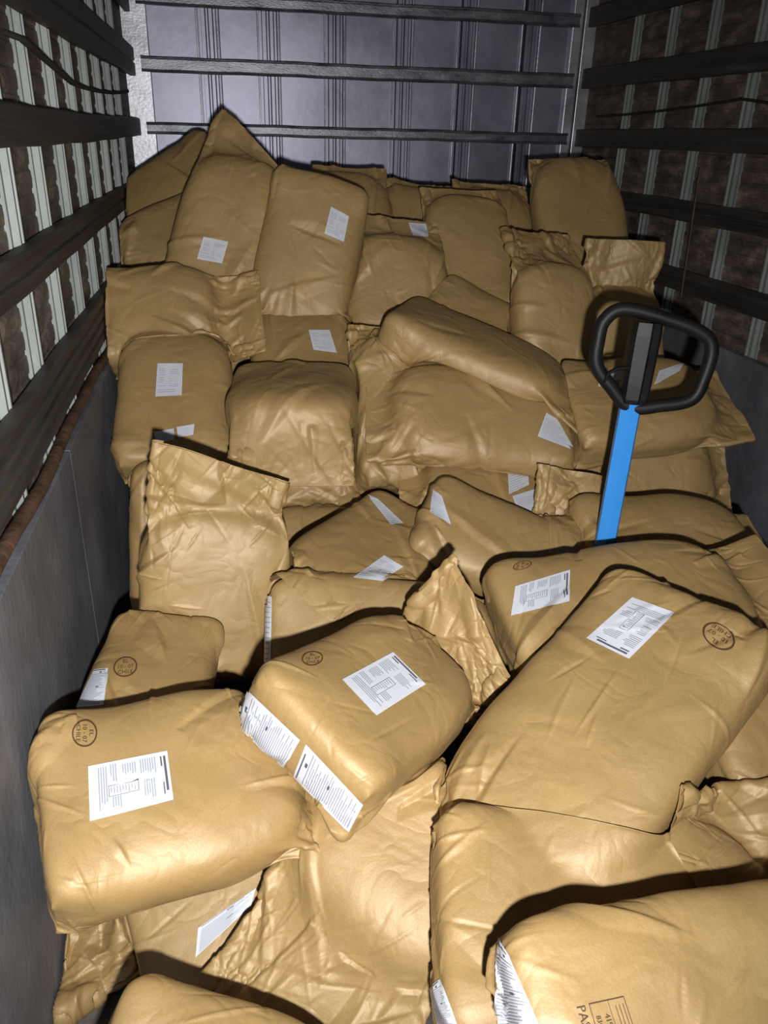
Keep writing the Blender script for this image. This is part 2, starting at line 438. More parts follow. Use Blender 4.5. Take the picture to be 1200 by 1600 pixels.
class Sack:
    """W, L, T: filled size (m); sleeve: empty length past the filling at the +y end; fold: angle of that sleeve (+ over the front)"""
    def __init__(s, name, pos, rot, W, L, T, sleeve=.05, fold=0.0, bend=0.0, fill=1.0, crum=1.0, seed=0, slump=0.0, slant=0.0):
        s.name = name; s.pos = np.array(pos); s.R = np.array(rot).reshape(3, 3)
        s.W, s.L, s.T, s.sleeve, s.fold, s.bend, s.fill, s.crum, s.slump, s.slant = W, L, T, sleeve, fold, bend, fill, crum, slump, slant
        s.rng = np.random.default_rng(seed + 11)
        # filling occupies y from -L/2 to y1
        s.y0 = -L / 2; s.y1 = -L / 2 + L * fill
        s.yc = (s.y0 + s.y1) / 2; s.b = (s.y1 - s.y0) / 2
        s.a = W / 2; s.c = T / 2
        s.lump = [s.rng.normal(size=2) * 9 for _ in range(4)]; s.lph = s.rng.uniform(0, 6.28, 4)
    def field(s, P, grow=0.0):
        """implicit filling: value < 1 inside, with its gradient"""
        x = P[:, 0]; y = P[:, 1] - s.yc; z = P[:, 2] - s.bend * ((P[:, 1] - s.yc) ** 2)
        t = np.clip(y / s.b, -1.2, 1.2)
        lump = sum(np.sin(x * l[0] + P[:, 1] * l[1] + p) for l, p in zip(s.lump, s.lph)) * .018
        taper = 1 + s.slump * -t
        c = (s.c * taper * (1 + lump) + grow)
        a = s.a + grow; b = s.b + grow
        e = np.clip((-t - .45) / .5, 0, 1)
        n = 3.1 + 7.0 * e * e
        ax = np.abs(x) / a; az = np.abs(z) / c
        sec = (ax ** n + az ** n) ** (1 / n)
        p = np.where(t < 0, 8.0, 3.2)
        ay = np.abs(y) / b
        G = (np.maximum(sec, 1e-6) ** p + ay ** p) ** (1 / p)
        Gs = np.maximum(G, 1e-4); ss = np.maximum(sec, 1e-4)
        dGds = (ss / Gs) ** (p - 1)
        gx = dGds * (ax / ss) ** (n - 1) / a * np.sign(x)
        gz = dGds * (az / ss) ** (n - 1) / c * np.sign(z)
        gy = (ay / Gs) ** (p - 1) / b * np.sign(y) - gz * 2 * s.bend * (P[:, 1] - s.yc)
        return G, np.stack([gx, gy, gz], 1)
    def push(s, P, grow=0.0, lim=.03):
        G, g = s.field(P, grow)
        k = G < 1
        if k.any():
            gg = (g[k] ** 2).sum(1)
            d = g[k] * ((1 - G[k]) / np.maximum(gg, 1e-3))[:, None]
            l = np.linalg.norm(d, axis=1); d *= np.minimum(1, lim / np.maximum(l, 1e-9))[:, None]
            P[k] += d
        return G, g
    def to_local(s, Wp): return (Wp - s.pos) @ s.R
    def to_world(s, P): return P @ s.R.T + s.pos
    def simulate(s, others, iters):
        rng = s.rng
        # paper: girth follows the filling's section, a box end at -y, a pinched sleeve at +y
        n = 3.2
        th = np.linspace(0, math.pi / 2, 60)
        ex = s.a * np.cos(th) ** (2 / n); ez = s.c * np.sin(th) ** (2 / n)
        girth = 4 * np.hypot(np.diff(ex), np.diff(ez)).sum() * 1.025
        side = s.T * .86; front = girth / 2 - side
        dx = front / NX; dz = side / NZ
        shoulder = math.hypot(s.c, .0) * .55
        Ltot = 2 * s.b + shoulder + s.sleeve
        dv = Ltot / NV
        P = np.zeros((NVERT, 3))
        ux = np.zeros(NU); uz = np.zeros(NU)
        for u in range(NU):
            if u <= NX: ux[u] = -front/2 + u*dx; uz[u] = side/2
            elif u <= NX + NZ: ux[u] = front/2; uz[u] = side/2 - (u-NX)*dz
            elif u <= 2*NX + NZ: ux[u] = front/2 - (u-NX-NZ)*dx; uz[u] = -side/2
            else: ux[u] = -front/2; uz[u] = -side/2 + (u-2*NX-NZ)*dz
        # flat layout of the pinched end
        fx = ux.copy()
        for k in range(NU):
            if NX < k < NX + NZ:
                q = min(k-NX, NX+NZ-k); fx[k] = front/2 - q*dz*.55
            if k > 2*NX + NZ:
                q = min(k-2*NX-NZ, NU-k); fx[k] = -front/2 + q*dz*.55
        colf = np.clip(1 - s.slant * fx / (front / 2), .05, 2.2)    # a slanted mouth: one corner drawn out into an ear
        arc = np.arange(NV + 1) * dv
        for v in range(NV + 1):
            y = s.y0 + arc[v]
            m = np.clip((y - (s.y1 - 1.4*s.c)) / (1.4*s.c + shoulder), 0, 1); m = m*m*(3-2*m)
            zz = uz * (1-m)
            if y > s.y1 - s.c:
                zz = zz + np.sign(uz) * .004 * m
            yy = np.full(NU, y)
            if y > s.y1: yy = s.y1 + (y - s.y1) * colf
            row = np.stack([ux*(1-m) + fx*m, yy, zz], 1)
            P[TUBE[v]] = row
        for i in range(NX - 1):
            for j in range(NZ - 1):
                P[CAPV[i, j]] = (-front/2 + (i+1)*dx, s.y0, side/2 - (j+1)*dz)
        rest = np.linalg.norm(P[EA] - P[EB], axis=1)
        # rest lengths of the plain paper, not of the tapered guess
        tb = NU * (NV + 1)
        def setrest(cond, val): rest[cond] = val
        va, ua = EA // NU, EA % NU; vb, ub = EB // NU, EB % NU
        tube_e = (EA < tb) & (EB < tb)
        same = tube_e & (va == vb); vert = tube_e & (ua == ub)
        cell = np.where((np.arange(NU) < NX) | ((np.arange(NU) >= NX+NZ) & (np.arange(NU) < 2*NX+NZ)), dx, dz)
        du = np.abs(ua - ub); wrap = du > NU // 2
        first = np.where(wrap, np.maximum(ua, ub), np.minimum(ua, ub))
        span = np.where(wrap, NU - du, du)
        L1 = cell[first % NU]; L2 = L1 + np.where(span == 2, cell[(first + 1) % NU], 0)
        k = same & ((span == 1) | (span == 2)); rest[k] = L2[k]
        dvc = np.where(np.minimum(va, vb) * dv + s.y0 > s.y1, colf[ua % NU], 1.0) * dv
        rest[vert] = (np.abs(va - vb) * dvc)[vert]
        diag = tube_e & (va != vb) & (ua != ub); rest[diag] = np.hypot(L1, dvc)[diag]
        # fold the sleeve
        if abs(s.fold) > 1e-3:
            yh = s.y1 + shoulder * .2; r = .018
            k = P[:, 1] > yh
            t = P[k, 1] - yh; ang = np.clip(t / r, 0, abs(s.fold)) ; tt = np.maximum(t - r*abs(s.fold), 0)
            sg = np.sign(s.fold); z0 = P[k, 2] * 1.0
            cy = r*np.sin(ang) + tt*np.cos(ang); cz = r*(1-np.cos(ang)) + tt*np.sin(ang)
            P[k, 1] = yh + cy - z0 * np.sin(ang) * sg; P[k, 2] = sg*cz + z0*np.cos(ang)
        P[:, 2] += s.bend * (P[:, 1] - s.yc) ** 2
        # start from slightly crumpled paper
        am = .0035 * s.crum * np.ones(NVERT)
        late = P[:, 1] > s.y1 - .03
        row = np.minimum(np.arange(NVERT) // NU, NV)
        late = (row * dv + s.y0 > s.y1 - .02) & (np.arange(NVERT) < tb)
        am[late] = .009 * s.crum
        P[:, 2] += smooth_noise(rng, P, 18) * am * .8 + smooth_noise(rng, P, 50) * np.minimum(am, .003) * .4
        P[:, 1] += smooth_noise(rng, P, 45) * am * .5
        P[:, 0] += smooth_noise(rng, P, 45) * am * .4
        PT = TUBE[NV]; PT1 = TUBE[NV-1]
        g_local = np.array([0, 0, -1.0]) @ s.R
        nb = []
        for o in others:
            if np.linalg.norm(o.pos - s.pos) < (o.L + s.L) * .62 + s.sleeve: nb.append(o)
        s.nb = nb
        floorn = np.array([0, 0, 1.0])
        for it in range(iters):
            fr = it / iters
            P += g_local * .00035
            # snug the paper to the filling outside the sleeve
            G, g = s.push(P, 0.0)
            k = (G > 1.0) & (G < 1.35) & ~late
            if k.any():
                gg = (g[k] ** 2).sum(1)
                d = g[k] * ((1 - G[k]) / np.maximum(gg, 1e-3))[:, None]
                P[k] += d * .03
            for e in BATCH:
                i = EA[e]; j = EB[e]
                d = P[j] - P[i]
                l = np.sqrt((d * d).sum(1)) + 1e-9
                q = (l - rest[e]) / l
                w = EW[e]; w = np.where(q > 0, np.maximum(w, .0), w * .75)
                d *= (q * w * .5)[:, None]
                P[i] += d; P[j] -= d
            for T_ in (PT, PT1):
                mid = (P[T_[PA_]] + P[T_[PB_]]) / 2
                P[T_[PA_]] += (mid - P[T_[PA_]]) * .6; P[T_[PB_]] += (mid - P[T_[PB_]]) * .6
            if it % 2 == 0 or it > iters - 6:
                s.push(P, 0.0)
                if nb:
                    Wp = s.to_world(P)
                    for o in nb:
                        Q = o.to_local(Wp)
                        k = (np.abs(Q[:, 0]) < o.W*.62) & (np.abs(Q[:, 1]) < o.L*.62) & (np.abs(Q[:, 2]) < o.T*.8 + abs(o.bend)*.1)
                        if k.any():
                            q = Q[k]; o.push(q, .011, .03)
                            Wp[k] = o.to_world(q)
                    P = s.to_local(Wp)
                Wp = s.to_world(P)
                Wp[:, 2] = np.maximum(Wp[:, 2], .004)
                Wp[:, 0] = np.clip(Wp[:, 0], XL + .004, XR - .004)
                Wp[:, 1] = np.minimum(Wp[:, 1], YB - .05)
                P = s.to_local(Wp)
        # iron out grid-sized buckles
        k = EW == 1.0
        a, b = EA[k], EB[k]
        deg = np.bincount(a, minlength=NVERT) + np.bincount(b, minlength=NVERT)
        for _ in range(3):
            acc = np.stack([np.bincount(a, P[b, c], NVERT) + np.bincount(b, P[a, c], NVERT) for c in range(3)], 1)
            P = P * .5 + acc / deg[:, None] * .5
        s.P = P
        return P

def sack_mesh(s):
    me = bpy.data.meshes.new(s.name)
    me.from_pydata([tuple(map(float, p)) for p in s.P], [], [tuple(map(int, f)) for f in FACES])
    me.update()
    o = bpy.data.objects.new('tmp', me); C.objects.link(o)
    md = o.modifiers.new('s', 'SUBSURF'); md.levels = md.render_levels = 2 if np.linalg.norm(s.pos - np.array([0, 0, CAM_H])) < 2.15 else 1
    dg = bpy.context.evaluated_depsgraph_get()
    m2 = bpy.data.meshes.new_from_object(o.evaluated_get(dg))
    bpy.data.objects.remove(o); bpy.data.meshes.remove(me)
    m2.name = 'paper_sack'
    # sharp paper creases: fine gathers running into both ends, stray facets elsewhere
    nv = len(m2.vertices)
    co = np.empty(nv*3); m2.vertices.foreach_get('co', co); co = co.reshape(-1, 3)
    no = np.empty(nv*3); m2.vertices.foreach_get('normal', no); no = no.reshape(-1, 3)
    rng = np.random.default_rng(int(s.name.split('_')[1]) + 501)
    t = (co[:, 1] - s.yc) / s.b
    end = np.clip((np.abs(t) - .55) / .45, 0, 1.3)
    disp = smooth_noise(rng, co, 16, 9) * .0025 + smooth_noise(rng, co, 40, 9) * .0004
    # straight folds: sharp-edged facets of limited length, most of them running in from the ends and corners
    nb_, nf_ = int(16 * s.crum), int(75 * s.crum)
    for k in range(nb_ + nf_):
        big = k < nb_
        ends = rng.random() < .6
        q = rng.integers(nv)
        if ends:
            sel = np.where(end > .3)[0]
            if len(sel): q = sel[rng.integers(len(sel))]
        at = co[q]; m = no[q]
        run = np.array([rng.normal() * (.6 if ends else 1.0), 1.0 if ends else rng.normal(), rng.normal() * .4])
        run -= m * (run @ m); run /= np.linalg.norm(run) + 1e-9
        across = np.cross(m, run)
        ln = rng.uniform(.07, .16) if big else rng.uniform(.025, .09)
        wd = rng.uniform(.028, .055) if big else rng.uniform(.006, .014)
        h = (rng.uniform(.005, .011) if big else rng.uniform(.0012, .0034)) * (1 if rng.random() < .62 else -.8)
        d = co - at
        near = np.where((np.abs(d @ across) < wd * 2.2 + ln * .3) & (np.abs(d @ run) < ln) & (np.abs(d @ m) < .06))[0]
        if not len(near): continue
        d = d[near]; sx = d @ across + rng.normal() * .2 * (d @ run); win = np.clip(1 - np.abs(d @ run) / ln, 0, 1)
        steep = rng.uniform(.22, .6)
        w = wd * (.25 + .75 * win)
        tent = np.clip(1 - np.where(sx > 0, sx / (w * steep), -sx / w), 0, 1)
        disp[near] += tent * np.minimum(win * 1.5, 1) * h
    co += no * disp[:, None]
    Wp = s.to_world(co)
    for o in s.nb:
        Q = o.to_local(Wp)
        k = (np.abs(Q[:, 0]) < o.W*.62) & (np.abs(Q[:, 1]) < o.L*.62) & (np.abs(Q[:, 2]) < o.T*.8)
        if k.any():
            q = Q[k]; o.push(q, .010, .012); Wp[k] = o.to_world(q)
    Wp[:, 2] = np.maximum(Wp[:, 2], .002); Wp[:, 0] = np.clip(Wp[:, 0], XL + .003, XR - .003)
    co = s.to_local(Wp)
    m2.vertices.foreach_set('co', co.ravel()); m2.update()
    m2.polygons.foreach_set('use_smooth', [True] * len(m2.polygons))
    return m2

def project(bvh, quad, d, uv):
    """points of the unit square carried onto the sack: quad is four corners beside it, d the direction it was pressed on"""
    a, b, c, e = [Vector(q) for q in quad]; d = Vector(d)
    u, v = uv
    p = (a*(1-u) + b*u)*(1-v) + (e*(1-u) + c*u)*v
    hit, nrm, i, dist = bvh.ray_cast(p - d*.3, d, .75)
    return hit, nrm, dist

def sheet(bvh, quad, d, nx, ny, off, name, mat, parent, u0=0., v0=0., u1=1., v1=1., clip=.07):
    pts = {}; 
    for j in range(ny + 1):
        for i in range(nx + 1):
            h, n, t = project(bvh, quad, d, (u0 + (u1-u0)*i/nx, v0 + (v1-v0)*j/ny))
            if h is None: continue
            if n.dot(Vector(d)) > 0: n = -n
            pts[i, j] = (h + n*off, t)
    if not pts: return None
    ids = {k: m for m, k in enumerate(pts)}
    fs = []
    for j in range(ny):
        for i in range(nx):
            q = [(i, j), (i+1, j), (i+1, j+1), (i, j+1)]
            if all(k in ids for k in q):
                ts = [pts[k][1] for k in q]
                if max(ts) - min(ts) < clip: fs.append(tuple(ids[k] for k in q))
    if not fs: return None
    o = MB().add([p for p, t in pts.values()], fs).build(name, mat, parent)
    o.data.polygons.foreach_set('use_smooth', [True] * len(fs))
    return o

def lines_mesh(bvh, quad, d, rects, off, name, mat, parent):
    mb = MB()
    for (u0, v0, u1, v1) in rects:
        n = max(1, int(max(u1-u0, v1-v0) / .07)); horiz = (u1-u0) >= (v1-v0)
        prev = None
        for k in range(n + 1):
            t = k / n
            ab = ((u0 + (u1-u0)*t, v0), (u0 + (u1-u0)*t, v1)) if horiz else ((u0, v0 + (v1-v0)*t), (u1, v0 + (v1-v0)*t))
            h = []
            for uv in ab:
                p, nn, tt = project(bvh, quad, d, uv)
                if p is not None:
                    if nn.dot(Vector(d)) > 0: nn = -nn
                    h.append((p + nn*off, tt))
            if len(h) == 2:
                if prev is not None and max(abs(prev[0][1]-h[0][1]), abs(prev[1][1]-h[1][1])) < .05:
                    mb.add([prev[0][0], h[0][0], h[1][0], prev[1][0]], [(0, 1, 2, 3)])
                prev = h
            else: prev = None
    if mb.f: return mb.build(name, mat, parent)

def text_polys(txt, size):
    cu = bpy.data.curves.new('t', 'FONT'); cu.body = txt; cu.size = size; cu.align_x = 'CENTER'; cu.align_y = 'CENTER'
    cu.resolution_u = 2
    o = bpy.data.objects.new('t', cu); C.objects.link(o)
    me = bpy.data.meshes.new_from_object(o.evaluated_get(bpy.context.evaluated_depsgraph_get()))
    vs = [(v.co.x, v.co.y) for v in me.vertices]; fs = [tuple(p.vertices) for p in me.polygons]
    bpy.data.objects.remove(o); bpy.data.curves.remove(cu); bpy.data.meshes.remove(me)
    return vs, fs
def text_on(bvh, quad, d, items, off, name, mat, parent, extra=None):
    """items: (text, u, v, size, aspect); v runs down the square"""
    mb = MB()
    def carry(vs, fs):
        out = []; ok = []
        for u, v in vs:
            p, n, t = project(bvh, quad, d, (u, v))
            if p is None: out.append(None); continue
            if n.dot(Vector(d)) > 0: n = -n
            out.append(p + n*off)
        idx = {}; vv = []
        for f in fs:
            if all(out[i] is not None for i in f):
                for i in f:
                    if i not in idx: idx[i] = len(vv); vv.append(out[i])
                ok.append(tuple(idx[i] for i in f))
        mb.add(vv, ok)
    for txt, u, v, size, asp in items:
        vs, fs = text_polys(txt, size)
        carry([(u + x*asp, v - y) for x, y in vs], fs)
    if extra: carry(*extra)
    if mb.f: return mb.build(name, mat, parent)
def ring(n=40, r0=.44, r1=.5):
    vs = []; fs = []
    for k in range(n):
        t = 2*math.pi*k/n
        for r in (r0, r1): vs.append((.5 + r*math.cos(t), .5 + r*math.sin(t)))
    for k in range(n):
        j = (k+1) % n; fs.append((2*k, 2*k+1, 2*j+1, 2*j))
    return vs, fs

def print_front(rng):
    """content label: title line, two columns of small print, a ruled table"""
    dark = [(.10, .035, .80, .065), (.10, .085, .30, .105), (.62, .085, .86, .10)]
    pale = []
    for y0, y1, x0, x1 in ((.17, .36, .08, .42), (.42, .60, .10, .34), (.66, .74, .06, .40), (.20, .34, .50, .92), (.78, .90, .08, .9), (.62, .74, .68, .92)):
        y = y0
        while y < y1:
            pale.append((x0, y, x0 + (x1-x0)*rng.uniform(.65, 1), y + .014)); y += .030
    dark += [(.46, .40, .47, .76), (.46, .40, .66, .408), (.66, .40, .667, .76), (.46, .76, .667, .767)]
    for y in np.arange(.44, .74, .036): pale.append((.49, y, .49 + .16*rng.uniform(.5, 1), y + .013))
    return dark, pale
def print_side(rng):
    dark = [(.06, .04, .80, .062), (.50, .10, .62, .14), (.06, .16, .94, .168), (.52, .50, .64, .53)]
    pale = []
    y = .20
    while y < .95:
        pale.append((.06, y, .06 + .88*rng.uniform(.6, 1), y + .013)); y += .034
    return dark, pale

def add_sticker(sk, obj, bvh, kind, quad, d, detail, label):
    if kind == 'stamp':
        text_on(bvh, quad, d, [('EL', .5, .24, .24, 1.0), ('10 - 07', .5, .5, .25, .95), ('CHILE', .5, .76, .24, 1.0)], .0022, 'oval_stamp', M['stamp'], obj, ring())
        return
    if kind == 'boxed':
        fr = []
        vs = []; fs = []
        def rect(u0, v0, u1, v1):
            n = len(vs)
            m = 8
            for k in range(m + 1):
                t = k/m
                if (u1-u0) > (v1-v0): vs.extend([(u0+(u1-u0)*t, v0), (u0+(u1-u0)*t, v1)])
                else: vs.extend([(u0, v0+(v1-v0)*t), (u1, v0+(v1-v0)*t)])
            for k in range(m): fs.append((n+2*k, n+2*k+1, n+2*k+3, n+2*k+2))
        rect(.1, .02, 2., .035); rect(.1, .70, 2., .715); rect(.1, .02, .115, .715); rect(.1, .34, 2., .35)
        for k in range(3): rect(.2, .08 + .07*k, .5, .095 + .07*k); rect(.56, .08 + .07*k, .8, .095 + .07*k)
        text_on(bvh, quad, d, [('41980', .42, .44, .15, .75), ('83G', .36, .61, .13, .75), ('PAST', .30, .88, .24, .75)], .0022, 'printed_box', M['stamp'], obj, (vs, fs))
        return
    n = 26 if detail else 8
    st = sheet(bvh, quad, d, n, n, .0026, 'sticker_label', M['sticker'], obj)
    if st is None: return
    tag(st, label or 'white printed sticker')
    rng = np.random.default_rng(int(sk.name.split("_")[1]) * 7 + 3)
    dk, pl = (print_front if kind == 'front' else print_side)(rng)
    if not detail:
        pl = pl[::2]; dk = dk[:2]
    lines_mesh(bvh, quad, d, pl, .0036, 'small_print', M['ink_pale'], st)
    if detail: lines_mesh(bvh, quad, d, dk, .0038, 'bold_print', M['ink'], st)

